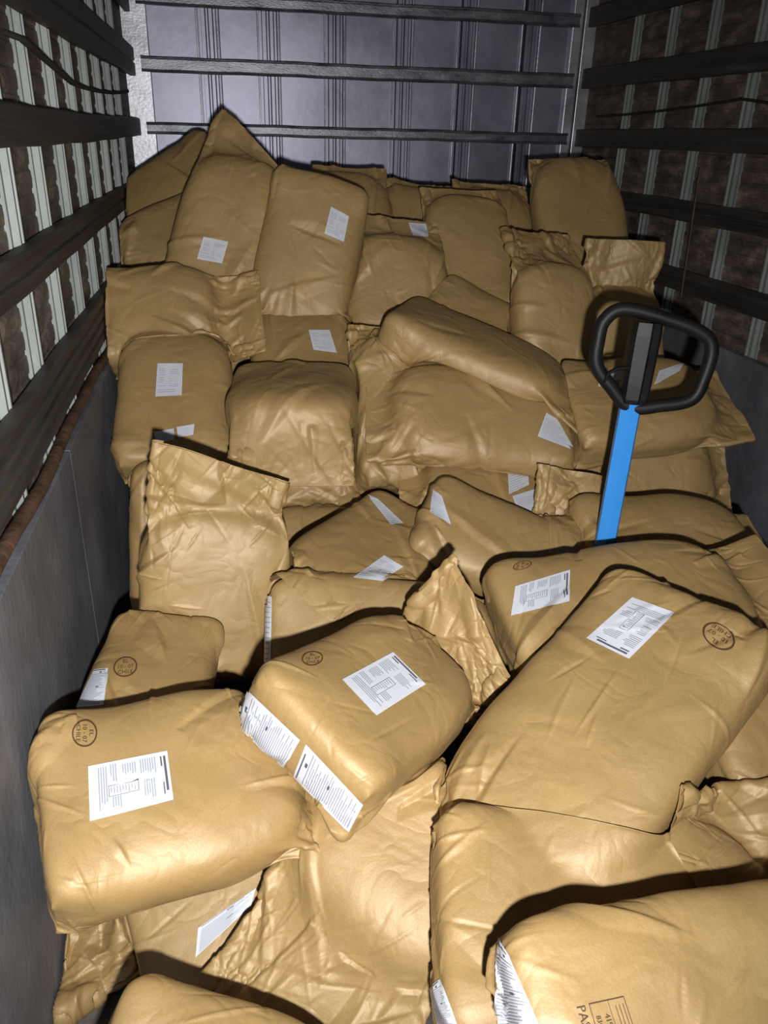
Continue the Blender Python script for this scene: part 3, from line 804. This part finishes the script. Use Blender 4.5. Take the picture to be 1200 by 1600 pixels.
SACKS = [   # label, centre, axes (rows), filled size, paper options, seed, stickers (kind, corners, direction, fine print)
  ('big shiny brown paper sack with upside-down label and oval CHILE stamp on top',
   (0.6401, 1.0983, 0.5958), (-0.5532, -0.7804, -0.2916, 0.833, -0.5154, -0.2011, 0.0066, -0.3542, 0.9352),
   (0.385, 0.7, 0.14), {'sleeve': 0.03, 'fold': -1.2, 'fill': 0.97, 'crum': 1.9}, 0, [('front', [(0.0327, -0.1533, 0.0279), (0.1149, -0.1339, 0.0532), (0.0735, -0.2359, 0.1058), (-0.0064, -0.2596, 0.0846)], (0.3614, -0.539, -0.7609), 1), ('stamp', [(-0.1181, -0.244, 0.045), (-0.0591, -0.2436, 0.066), (-0.0672, -0.2804, 0.0911), (-0.1259, -0.2802, 0.0697)], (0.276, -0.5816, -0.7652), 1)]),
  ('brown paper sack with two white side stickers on its near end',
   (0.2395, 1.2521, 0.6004), (0.6002, 0.702, 0.3832, -0.7006, 0.6926, -0.1714, -0.3858, -0.1656, 0.9076),
   (0.315, 0.49, 0.15), {'sleeve': 0.16, 'fold': 1.5, 'fill': 0.95, 'slant': 0.4}, 1, [('front', [(-0.0165, -0.0124, 0.1174), (0.0687, 0.0013, 0.104), (0.0395, -0.0699, 0.0281), (-0.0468, -0.0832, 0.0422)], (-0.2184, 0.7526, -0.6212), 1), ('side', [(-0.1114, -0.2686, -0.04), (-0.1421, -0.2344, 0.0031), (-0.0165, -0.2046, -0.019), (0.0003, -0.2428, -0.0603)], (-0.2784, 0.6462, -0.7106), 1), ('side', [(0.0294, -0.2645, -0.0265), (0.0092, -0.2288, 0.0114), (0.1419, -0.2121, -0.0066), (0.158, -0.2451, -0.041)], (-0.1816, 0.6662, -0.7234), 1), ('stamp', [(-0.122, -0.1459, 0.0728), (-0.0957, -0.1196, 0.0897), (-0.0794, -0.1283, 0.0724), (-0.1025, -0.1527, 0.0562)], (-0.2986, 0.7096, -0.6383), 1)]),
  ('brown paper sack lying crosswise against the grey left panel, rectangular label facing up',
   (-0.1357, 1.1502, 0.5253), (0.1863, 0.9753, 0.1189, -0.9237, 0.2151, -0.317, -0.3347, -0.0507, 0.941),
   (0.365, 0.475, 0.135), {'sleeve': 0.06, 'fold': -0.5, 'fill': 0.95}, 2, [('front', [(-0.0216, -0.0208, 0.0887), (0.0508, -0.0233, 0.0496), (0.0507, -0.1564, 0.0415), (-0.0258, -0.1521, 0.083)], (-0.4735, 0.0532, -0.8792), 1), ('stamp', [(-0.1183, -0.1273, 0.0766), (-0.0777, -0.1325, 0.0511), (-0.0851, -0.1739, 0.0552), (-0.1236, -0.1693, 0.0793)], (-0.5301, 0.0119, -0.8479), 1)]),
  ('brown paper sack directly below the blue pallet jack pole, label at its left end',
   (0.8745, 1.4421, 0.6212), (0.0591, 0.9931, -0.1008, -0.9528, 0.026, -0.3025, -0.2978, 0.114, 0.9478),
   (0.385, 0.63, 0.14), {'sleeve': 0.12, 'fold': 0.3, 'fill': 0.92}, 3, [('front', [(-0.0652, -0.1457, 0.1104), (-0.0149, -0.164, 0.0635), (-0.0342, -0.2869, 0.0272), (-0.079, -0.2676, 0.0702)], (-0.5839, 0.3132, -0.749), 1), ('stamp', [(-0.1396, -0.2049, 0.0795), (-0.127, -0.2113, 0.0662), (-0.1351, -0.2541, 0.0556), (-0.1484, -0.246, 0.0701)], (-0.6157, 0.298, -0.7294), 1)]),
  ('brown paper sack printed PAST in a ruled box, at the bottom right',
   (0.5995, 0.5494, 0.5602), (0.0042, 1.0, 0.0, -0.9171, 0.0038, -0.3987, -0.3987, 0.0017, 0.9171),
   (0.36, 0.6, 0.13), {'sleeve': 0.05, 'fill': 0.97}, 4, [('side', [(-0.1575, -0.2943, 0.016), (-0.1333, -0.2846, 0.0149), (-0.0357, -0.2622, 0.0059), (-0.0468, -0.3231, -0.0086)], (-0.1465, 0.2533, -0.9562), 1), ('boxed', [(-0.0656, -0.1719, 0.0771), (0.0103, -0.1677, 0.071), (0.0175, -0.2274, 0.0487), (-0.0663, -0.2315, 0.0557)], (-0.0944, 0.3379, -0.9364), 1)]),
  ('bright crumpled sack with a long slack mouth, lying below the two-sticker sack',
   (0.149, 0.9618, 0.33), (-0.6738, -0.732, -0.101, 0.6758, -0.5551, -0.4849, 0.2989, -0.395, 0.8687),
   (0.4, 0.66, 0.15), {'sleeve': 0.34, 'fold': -0.15, 'fill': 0.52, 'crum': 2.2}, 5, []),
  ('plain smooth sack pressed flat beneath the big shiny CHILE sack',
   (0.5349, 0.8012, 0.4633), (-0.1786, 0.9839, 0.0, -0.9221, -0.1674, -0.3489, -0.3433, -0.0623, 0.9371),
   (0.36, 0.55, 0.13), {'sleeve': 0.04}, 6, [('side', [(0.1035, -0.2842, 0.005), (0.0914, -0.2672, 0.0104), (0.1463, -0.2442, 0.0006), (0.1464, -0.2718, -0.0035)], (-0.231, 0.1408, -0.9627), 1)]),
  ('paper sack whose rounded creased top just shows along the bottom edge',
   (-0.0769, 0.6629, 0.3127), (-0.3723, 0.9281, 0.0, -0.885, -0.355, -0.3011, -0.2795, -0.1121, 0.9536),
   (0.36, 0.42, 0.14), {'sleeve': 0.1, 'fold': 0.3, 'fill': 0.9}, 7, []),
  ('paper sack with greyish side sticker squeezed under the crosswise labelled sack',
   (0.0303, 1.1455, 0.2119), (0.256, 0.9612, -0.1027, -0.8414, 0.1692, -0.5133, -0.476, 0.2178, 0.8521),
   (0.37, 0.57, 0.12), {}, 8, [('side', [(0.0042, -0.1541, 0.0645), (-0.0206, -0.0332, 0.0557), (0.0053, -0.0523, 0.0534), (0.0489, -0.1727, 0.059)], (-0.1632, -0.1049, -0.981), 1)]),
  ('loose crumpled sack end hanging over the bare floor beneath the crosswise sack',
   (-0.0976, 1.3036, 0.1938), (-0.2495, -0.9631, 0.101, 0.8743, -0.2689, -0.4041, 0.4163, -0.0125, 0.9091),
   (0.37, 0.54, 0.11), {'sleeve': 0.15, 'fold': -0.2, 'fill': 0.9, 'crum': 1.5}, 9, []),
  ('sack at the right edge with crumpled pale mouth pointing left',
   (1.0623, 0.8229, 0.4789), (0.0956, -0.9954, 0.0, 0.858, 0.0824, -0.507, 0.5047, 0.0485, 0.8619),
   (0.36, 0.57, 0.14), {'sleeve': 0.2, 'fold': 0.2, 'fill': 0.85, 'crum': 1.6}, 10, []),
  ('shadowy brown sack behind the right side of the CHILE sack',
   (1.1403, 1.0889, 0.5398), (-0.012, 0.9999, 0.0, -0.8619, -0.0103, -0.507, -0.507, -0.0061, 0.8619),
   (0.36, 0.57, 0.14), {}, 11, []),
  ('short sack end stamped with an oval, leaning on the grey left panel',
   (-0.225, 1.5055, 0.463), (-0.9763, -0.1545, 0.1517, 0.1367, -0.9831, -0.1214, 0.1679, -0.0977, 0.9809),
   (0.265, 0.43, 0.15), {'sleeve': 0.03}, 12, [('side', [(0.1043, 0.0486, 0.0996), (0.0777, 0.0406, 0.1007), (0.0727, 0.0934, 0.0465), (0.1227, 0.108, 0.0449)], (0.1815, -0.6959, -0.6948), 1), ('stamp', [(0.0789, -0.006, 0.0876), (0.0317, -0.0178, 0.0893), (0.0251, 0.0101, 0.0583), (0.072, 0.0225, 0.0559)], (0.1545, -0.7179, -0.6788), 1)]),
  ('upright sack with collapsed bright top and a pointed ear, no label showing',
   (-0.0682, 1.8112, 0.6422), (0.9917, 0.0789, 0.1014, 0.0877, 0.1603, -0.9832, -0.0938, 0.9839, 0.152),
   (0.37, 0.62, 0.14), {'sleeve': 0.14, 'fold': 0.25, 'slant': 0.35, 'fill': 0.68, 'crum': 1.3, 'slump': 0.1}, 13, []),
  ('plain sack behind the two-sticker sack with a pale strip down its left edge',
   (0.3233, 1.6056, 0.4521), (-0.0844, 0.9964, 0.0, -0.7144, -0.0605, -0.6971, -0.6946, -0.0588, 0.717),
   (0.36, 0.57, 0.14), {}, 14, [('side', [(-0.1389, -0.2891, 0.0873), (-0.1346, -0.274, 0.0864), (0.0347, -0.2729, 0.0478), (0.0347, -0.2876, 0.0478)], (-0.2223, 0.006, -0.975), 0)]),
  ('sack with diamond-looking label and grey stickers along its creased far end',
   (0.3296, 1.8855, 0.5566), (-0.6617, -0.74, 0.1203, 0.7139, -0.6709, -0.2005, 0.2291, -0.0468, 0.9723),
   (0.335, 0.46, 0.14), {}, 15, [('front', [(-0.0801, 0.0624, 0.0978), (-0.1322, 0.0448, 0.0843), (-0.1088, 0.0923, 0.048), (-0.0498, 0.1324, 0.0415)], (0.3894, -0.6735, -0.6284), 0), ('side', [(0.1247, -0.1162, 0.0954), (0.093, -0.1306, 0.0897), (0.0054, -0.1493, 0.0479), (0.0314, -0.1263, 0.0386)], (0.4223, -0.7052, -0.5696), 0), ('side', [(-0.0478, -0.1124, 0.0801), (-0.1184, -0.15, 0.0831), (-0.143, -0.1343, 0.0486), (-0.0846, -0.1143, 0.0598)], (0.3609, -0.725, -0.5866), 0)]),
  ('plain slanting sack with grey sticker on its raised left end, behind the flap',
   (0.7282, 1.8646, 0.5509), (-0.4647, 0.8797, 0.1009, -0.786, -0.3573, -0.5044, -0.4077, -0.3137, 0.8575),
   (0.29, 0.55, 0.14), {'sleeve': 0.08, 'fold': 0.6, 'fill': 0.93}, 16, [('side', [(-0.0351, -0.2719, 0.0888), (-0.0289, -0.2444, 0.0848), (0.0206, -0.1917, 0.0464), (0.0113, -0.2563, 0.0516)], (-0.6314, 0.0285, -0.7749), 0)]),
  ('round sack with two white stickers side by side on its right end',
   (0.7514, 2.1592, 0.5883), (0.1368, -0.9704, 0.199, 0.9161, 0.0475, -0.398, 0.3768, 0.2368, 0.8955),
   (0.34, 0.42, 0.15), {'sleeve': 0.05}, 17, [('side', [(0.0988, -0.0316, 0.0915), (0.0963, -0.0831, 0.1198), (0.0315, -0.1082, 0.0612), (0.0202, -0.0589, 0.0183)], (0.6984, -0.3713, -0.6118), 0), ('side', [(-0.0441, -0.038, 0.0704), (-0.037, -0.0949, 0.1129), (-0.1115, -0.1365, 0.0597), (-0.0803, -0.0635, 0.0479)], (0.6692, -0.3894, -0.6329), 0), ('side', [(-0.0704, 0.1684, 0.0719), (-0.0904, 0.0961, 0.0859), (-0.1113, 0.0823, 0.0707), (-0.0895, 0.1466, 0.0625)], (0.6848, -0.3161, -0.6566), 0)]),
  ('crumpled loose sack just left of the foot of the blue pole',
   (0.9372, 1.8886, 0.5396), (0.9819, 0.1612, 0.0995, -0.0707, 0.7991, -0.597, -0.1758, 0.5792, 0.796),
   (0.3, 0.45, 0.13), {'sleeve': 0.16, 'fold': 0.4, 'fill': 0.7, 'crum': 1.8}, 18, []),
  ('tube-like sack with one white sticker on its right end',
   (0.7467, 2.3027, 0.7983), (0.1095, -0.989, 0.0995, 0.8017, 0.0287, -0.597, 0.5876, 0.1452, 0.796),
   (0.36, 0.57, 0.15), {}, 19, [('side', [(-0.0154, -0.1795, 0.0923), (-0.036, -0.2118, 0.0941), (-0.1237, -0.2733, 0.0614), (-0.0716, -0.1659, 0.043)], (0.5505, -0.3933, -0.7364), 0)]),
  ('long slanting sack with a dark top and bright front edge, mid heap',
   (0.7855, 2.5096, 0.9452), (-0.4757, 0.8428, 0.2516, -0.8795, -0.4514, -0.1509, -0.0137, -0.2931, 0.956),
   (0.37, 0.61, 0.165), {'sleeve': 0.08, 'fold': -0.3}, 20, []),
  ('sack behind the black handle with white label on top and a pointed right end',
   (1.2679, 2.3141, 0.8257), (0.0379, 0.998, -0.0506, -0.8623, 0.0071, -0.5064, -0.505, 0.0629, 0.8608),
   (0.36, 0.5, 0.15), {'sleeve': 0.08}, 21, [('front', [(-0.0733, 0.0888, 0.0663), (-0.0636, 0.1573, 0.1083), (-0.0488, 0.143, 0.0847), (-0.0463, 0.0733, 0.0311)], (-0.579, 0.4838, -0.6563), 0), ('side', [(-0.0752, -0.1176, 0.0608), (-0.0625, -0.0282, 0.1061), (-0.0439, -0.0382, 0.0834), (-0.0529, -0.1191, 0.0402)], (-0.5979, 0.4285, -0.6774), 0)]),
  ('sack with a shaded flat top and a bright wrinkled flap along its front',
   (0.1665, 2.3021, 0.8728), (-0.9943, -0.1069, 0.0, 0.1069, -0.9941, 0.02, -0.0021, 0.0199, 0.9998),
   (0.38, 0.45, 0.15), {'sleeve': 0.12, 'fold': -0.9, 'fill': 0.97}, 22, []),
  ('sack with a white label high on its front, under the pillow-like one',
   (-0.1854, 2.5258, 0.82), (0.9994, 0.0348, 0.0, -0.0278, 0.7995, -0.6, -0.0209, 0.5996, 0.8),
   (0.36, 0.52, 0.15), {}, 23, [('front', [(-0.0469, 0.0609, 0.1052), (0.029, 0.0658, 0.0996), (0.0216, -0.0126, 0.041), (-0.0567, -0.0202, 0.0448)], (-0.0969, 0.6018, -0.7928), 0), ('side', [(-0.0525, -0.1765, 0.0813), (0.0061, -0.164, 0.0822), (0.005, -0.1926, 0.0635), (-0.0445, -0.2013, 0.064)], (-0.1048, 0.5471, -0.8304), 0), ('side', [(0.0133, -0.1585, 0.0806), (0.0654, -0.1485, 0.0822), (0.0607, -0.1756, 0.0646), (0.016, -0.1836, 0.0636)], (-0.0805, 0.5532, -0.8292), 0)]),
  ('plump pillow-like sack near the left wall with a gathered tail on its right',
   (-0.2011, 2.7859, 1.0334), (0.0147, 0.9887, -0.1494, -0.6565, -0.1032, -0.7472, -0.7542, 0.1091, 0.6476),
   (0.34, 0.44, 0.17), {'sleeve': 0.12, 'fold': 0.3, 'fill': 0.86, 'crum': 1.2}, 24, []),
  ('sack with half-shaded label below the two tall upright sacks',
   (0.2333, 2.6771, 0.8878), (0.9963, 0.0854, 0.0, -0.0712, 0.8305, -0.5524, -0.0472, 0.5504, 0.8336),
   (0.36, 0.5, 0.14), {}, 25, [('front', [(0.0116, 0.0676, 0.0888), (0.0816, 0.0676, 0.0935), (0.1075, 0.0127, 0.0434), (0.0303, 0.0204, 0.0456)], (0.0482, 0.6859, -0.7261), 0)]),
  ('plain round-shouldered sack standing left of the tube-like stickered sack',
   (0.4952, 2.4234, 0.7988), (0.995, -0.0056, 0.0995, 0.083, 0.5995, -0.796, -0.0552, 0.8003, 0.597),
   (0.28, 0.5, 0.15), {'sleeve': 0.05}, 26, []),
  ('crumpled empty sack mouth beneath the bright wrinkled flap',
   (0.2939, 2.3004, 0.5396), (0.9822, 0.1879, 0.0, -0.1503, 0.7857, -0.6, -0.1128, 0.5893, 0.8),
   (0.4, 0.6, 0.13), {'sleeve': 0.28, 'fold': 0.3, 'fill': 0.45, 'crum': 2.0}, 27, []),
  ('tallest upright sack with a pointed ear rising against the metal back wall',
   (0.0087, 3.0315, 1.2645), (0.9543, 0.2812, -0.1009, -0.2267, 0.4618, -0.8575, -0.1946, 0.8412, 0.5044),
   (0.38, 0.64, 0.15), {'sleeve': 0.09, 'fold': -0.1, 'fill': 0.93, 'slant': 0.95}, 28, [('front', [(-0.0601, -0.0696, 0.0931), (0.0218, -0.0604, 0.0772), (0.0132, -0.1313, 0.0525), (-0.0688, -0.1419, 0.0679)], (-0.2158, 0.3452, -0.9134), 0)]),
  ('tall upright sack with a label near its top right corner',
   (0.2712, 2.9109, 1.2053), (-0.9644, -0.2646, 0.0, 0.1318, -0.4805, -0.867, 0.2294, -0.8361, 0.4983),
   (0.35, 0.56, 0.14), {'sleeve': 0.02}, 29, [('front', [(-0.0431, -0.1529, 0.089), (-0.1092, -0.1393, 0.0837), (-0.1115, -0.0624, 0.0476), (-0.0415, -0.072, 0.0509)], (-0.0152, -0.4255, -0.9048), 0)]),
  ('upright sack with a shaded little label under its narrowed neck',
   (0.5996, 2.9502, 1.1107), (0.9949, 0.1012, 0.0, -0.0513, 0.5044, -0.8619, -0.0872, 0.8575, 0.507),
   (0.37, 0.57, 0.16), {'sleeve': 0.1, 'fold': -0.3, 'fill': 0.8}, 30, [('front', [(0.0191, 0.1886, 0.0796), (0.0844, 0.1856, 0.0913), (0.0986, 0.1446, 0.0747), (0.042, 0.1478, 0.0647)], (0.1795, 0.424, -0.8877), 0)]),
  ('dark leaning sack with white sticker along its lower edge',
   (0.9079, 3.0908, 1.1698), (0.9998, 0.0213, 0.0, -0.0139, 0.6548, -0.7557, -0.0161, 0.7555, 0.6549),
   (0.36, 0.54, 0.15), {'sleeve': 0.06}, 31, [('side', [(-0.0353, -0.2012, 0.0698), (0.0882, -0.2408, 0.0904), (0.0785, -0.2669, 0.0718), (-0.0117, -0.2342, 0.0589)], (0.2927, 0.4813, -0.8262), 0)]),
  ('upright sack narrowing down with a white sticker at its foot and crumpled mouth above',
   (1.1232, 2.7261, 1.0461), (0.994, 0.042, 0.1009, 0.0655, 0.5102, -0.8575, -0.0875, 0.859, 0.5044),
   (0.32, 0.57, 0.14), {'sleeve': 0.2, 'fold': -0.5, 'fill': 0.8, 'crum': 1.5}, 32, [('side', [(0.0603, -0.2466, 0.0068), (0.0967, -0.2503, 0.0266), (0.0951, -0.3059, 0.0104), (0.0662, -0.3032, -0.0053)], (0.482, 0.2323, -0.8448), 0)]),
  ('upright sack with a wide crumpled mouth, by the right wall behind the handle',
   (1.41, 2.8169, 1.0368), (0.999, 0.0445, 0.0, -0.0181, 0.4057, -0.9138, -0.0407, 0.9129, 0.4061),
   (0.34, 0.57, 0.15), {'sleeve': 0.18, 'fold': 0.5, 'fill': 0.62, 'crum': 1.8, 'slump': 0.1}, 33, []),
  ('topmost dark sack in the far right corner of the heap',
   (1.4629, 3.3839, 1.2849), (1.0, -0.0022, 0.0, 0.0013, 0.6, -0.8, 0.0018, 0.8, 0.6),
   (0.4, 0.57, 0.15), {'sleeve': 0.02}, 34, []),
  ('shaded sack wedged behind the long slanting one',
   (0.9006, 2.7637, 0.9433), (-0.5152, 0.8513, 0.0995, -0.7153, -0.3631, -0.597, -0.4721, -0.3787, 0.796),
   (0.36, 0.5, 0.14), {}, 35, []),
  ('pale plain sack standing below the labelled one behind the handle',
   (1.2747, 2.278, 0.5871), (0.028, 0.9996, 0.0, -0.5068, 0.0142, -0.8619, -0.8616, 0.0241, 0.507),
   (0.3, 0.57, 0.15), {}, 36, []),
  ('dark low sack between the blue pole and the right panel',
   (1.1652, 1.826, 0.5666), (-0.0427, 0.9991, 0.0, -0.913, -0.0391, -0.4061, -0.4058, -0.0174, 0.9138),
   (0.36, 0.5, 0.13), {}, 37, []),
  ('narrow strip of sack standing between the grey left panel and the pointed-ear sack',
   (-0.1552, 2.2033, 0.429), (-0.9969, -0.0612, 0.0501, -0.0293, -0.3035, -0.9524, 0.0735, -0.9509, 0.3008),
   (0.36, 0.57, 0.14), {}, 38, []),
  ('dark brown sack half hidden behind the pointed-ear sack',
   (-0.1194, 2.4459, 0.4627), (0.9994, 0.0357, 0.0, -0.0253, 0.7067, -0.7071, -0.0253, 0.7067, 0.7071),
   (0.36, 0.5, 0.14), {}, 39, []),
  ('slim upright sack squeezed behind the pillow-like sack and the half-shaded label sack',
   (0.0743, 2.8732, 0.7401), (0.9984, 0.0564, 0.0, -0.0338, 0.599, -0.8, -0.0451, 0.7987, 0.6),
   (0.36, 0.57, 0.15), {}, 40, []),
  ('pale sack end by the left wall, lower of the two left of the tallest sack',
   (-0.1704, 3.3723, 1.2022), (-0.475, -0.88, 0.0, 0.6222, -0.3359, -0.7071, 0.6222, -0.3359, 0.7071),
   (0.36, 0.5, 0.14), {'sleeve': 0.06, 'crum': 1.3}, 41, []),
  ('small sack corner by the left wall, upper of the two left of the tallest sack',
   (-0.1972, 3.6866, 1.3551), (-0.5024, -0.8416, -0.198, 0.6789, -0.2422, -0.6931, 0.5354, -0.4827, 0.6931),
   (0.36, 0.5, 0.14), {'sleeve': 0.06, 'crum': 1.3}, 42, []),
  ('shaded sack top peeping between the second tall sack and the narrowed-neck sack',
   (0.4928, 3.443, 1.2092), (0.9968, 0.0797, 0.0, -0.0478, 0.5981, -0.8, -0.0637, 0.7975, 0.6),
   (0.36, 0.57, 0.15), {}, 43, []),
  ('sack top near the back wall, behind the narrowed-neck sack',
   (0.7605, 3.4903, 1.1534), (0.99, 0.1412, 0.0, -0.0847, 0.594, -0.8, -0.1129, 0.792, 0.6),
   (0.38, 0.57, 0.15), {}, 44, []),
  ('sack top near the back wall, behind the dark leaning sack',
   (1.1299, 3.4949, 1.1536), (0.9975, 0.0705, 0.0, -0.0423, 0.5985, -0.8, -0.0564, 0.798, 0.6),
   (0.38, 0.57, 0.15), {}, 45, []),
]
ITERS = 110
GROUP = 'brown paper sacks heaped in the truck'
done = []
for label, pos, rot, size, opt, seed, stickers in SACKS:
    s = Sack('sack_%d' % seed, pos, rot, *size, seed=seed, **opt)
    s.simulate(done, ITERS)
    done.append(s)
    me = sack_mesh(s)
    o = link('paper_sack', me, M['kraft'])
    o.matrix_world = Matrix.Translation(Vector(s.pos)) @ Matrix(s.R.tolist()).to_4x4()
    tag(o, label, 'sack', GROUP)
    if stickers:
        bvh = BVHTree.FromPolygons([v.co for v in me.vertices], [tuple(p.vertices) for p in me.polygons])
        for kind, quad, d, fine in stickers:
            add_sticker(s, o, bvh, kind, quad, d, fine, None)

# ------------------------------------------------------------------ pallet jack
def pallet_jack():
    t = empty('pallet_jack', (.978, 1.824, 0))
    tag(t, 'hand pallet jack with bright blue pole and black loop handle', 'pallet jack')
    a = Vector((0, 0, .12)); b = Vector(JACK_TOP)
    def L(p): return Vector(p) - t.location
    ax = (L(JACK_TOP) - L(JACK_LOW)); axn = ax.normalized()
    foot = L(JACK_LOW) - axn * ((JACK_LOW[2] - .18) / axn.z)
    # square pole turned so that one corner ridge faces the door
    rotz = axn.to_track_quat('Z', 'Y').to_matrix()
    def frame(o, right):
        x = Vector(right); x = (x - axn * x.dot(axn)).normalized(); y = axn.cross(x)
        m = Matrix((x, y, axn)).transposed().to_4x4(); m.translation = o; return m
    F = frame(foot, JACK_RIGHT)
    plen = (L(JACK_TOP) - foot).dot(axn) - .19
    w = .026
    pr = [(-w, -.004), (-w*.15, -.020), (w*.75, -.012), (w, .004), (w, .022), (-w, .022)]
    vs = []; fs = []
    for z in (0, plen):
        vs += [F @ Vector((x, y, z)) for x, y in pr]
    n = len(pr)
    for i in range(n): fs.append((i, (i+1) % n, n+(i+1) % n, n+i))
    fs.append(tuple(range(n))[::-1]); fs.append(tuple(range(n, 2*n)))
    tag(MB().add(vs, fs).build('pole', M['blue'], t), 'bright blue steel pole')
    # black head bracket
    Hd = F @ Matrix.Translation((0, 0, plen - .02))
    hm = MB()
    hl = .20
    vs = []; fs = []
    sk = 1.12
    prof = [(-.030, -.010), (-.022, -.030), (.006, -.034), (.012, -.026), (.026, -.022), (.034, -.006), (.034, .026), (-.030, .026)]
    n = len(prof); zs = [(0, .80), (.012, .95), (.05, 1.0), (hl - .03, 1.05), (hl, 1.0)]
    for z, sc in zs: vs += [Hd @ Vector((x*sc*sk, y*sc*sk, z)) for x, y in prof]
    for k in range(len(zs) - 1):
        for i in range(n): fs.append((k*n+i, k*n+(i+1) % n, (k+1)*n+(i+1) % n, (k+1)*n+i))
    fs.append(tuple(range(n))[::-1]); fs.append(tuple((len(zs)-1)*n+i for i in range(n)))
    tag(MB().add(vs, fs).build('handle_bracket', M['black'], t), 'black plastic bracket')
    # loop handle
    P = [L(p) for p in JACK_LOOP]
    m = len(P); pts = []
    for i in range(m):
        p0, p1, p2, p3 = P[i-1], P[i], P[(i+1) % m], P[(i+2) % m]
        for k in range(8):
            u = k / 8
            pts.append(.5*((2*p1) + (p2-p0)*u + (2*p0-5*p1+4*p2-p3)*u*u + (3*p1-p0-3*p2+p3)*u**3))
    tag(MB().tube(pts, .0172, 14, closed=True).build('loop_handle', M['black'], t, smooth=True), 'black loop handle')
    lv = [L(p) for p in JACK_LEVER]
    MB().tube(lv, [.008, .009, .008, .005], 10, flat=.6).build('release_lever', M['black'], t, smooth=True)
    # pump and steering wheels on the floor, hidden by the sacks
    pb = Vector((0, .05, 0))
    MB().tube([foot + Vector((0, .0, -.03)), foot + Vector((0, 0, .10))], .045, 20).build('pump', M['blue'], t, smooth=True)
    MB().box((foot.x - .06, foot.y - .035, .10), (foot.x + .06, foot.y + .035, .16), bev=.006).build('axle_bracket', M['steel'], t)
    for sx in (-1, 1):
        MB().tube([Vector((foot.x + sx*.025, foot.y, .092)), Vector((foot.x + sx*.075, foot.y, .092))], .09, 24).build('wheel', M['black'], t, smooth=True)
    for c in list(t.children): pass
    return t
JACK_TOP=(0.9999, 1.8317, 1.2067)
JACK_LOW=(0.9526, 1.7707, 0.6238)
JACK_RIGHT=(0.0592, -0.0188, -0.0077)
JACK_LOOP=[(0.9022, 1.8599, 1.1973), (0.944, 1.8509, 1.2251), (1.0407, 1.8195, 1.2072), (1.1254, 1.7902, 1.1782), (1.153, 1.7772, 1.1415), (1.1437, 1.7709, 1.0712), (1.1204, 1.7708, 1.016), (1.0476, 1.7901, 0.9955), (0.9803, 1.8094, 0.9882), (0.9307, 1.8304, 1.0351), (0.8916, 1.849, 1.0884), (0.8911, 1.8572, 1.1508)]
JACK_LEVER=[(0.9653, 1.8063, 1.0921), (0.9313, 1.8159, 1.0871), (0.9114, 1.8201, 1.0734), (0.9042, 1.8193, 1.0507)]
pallet_jack()
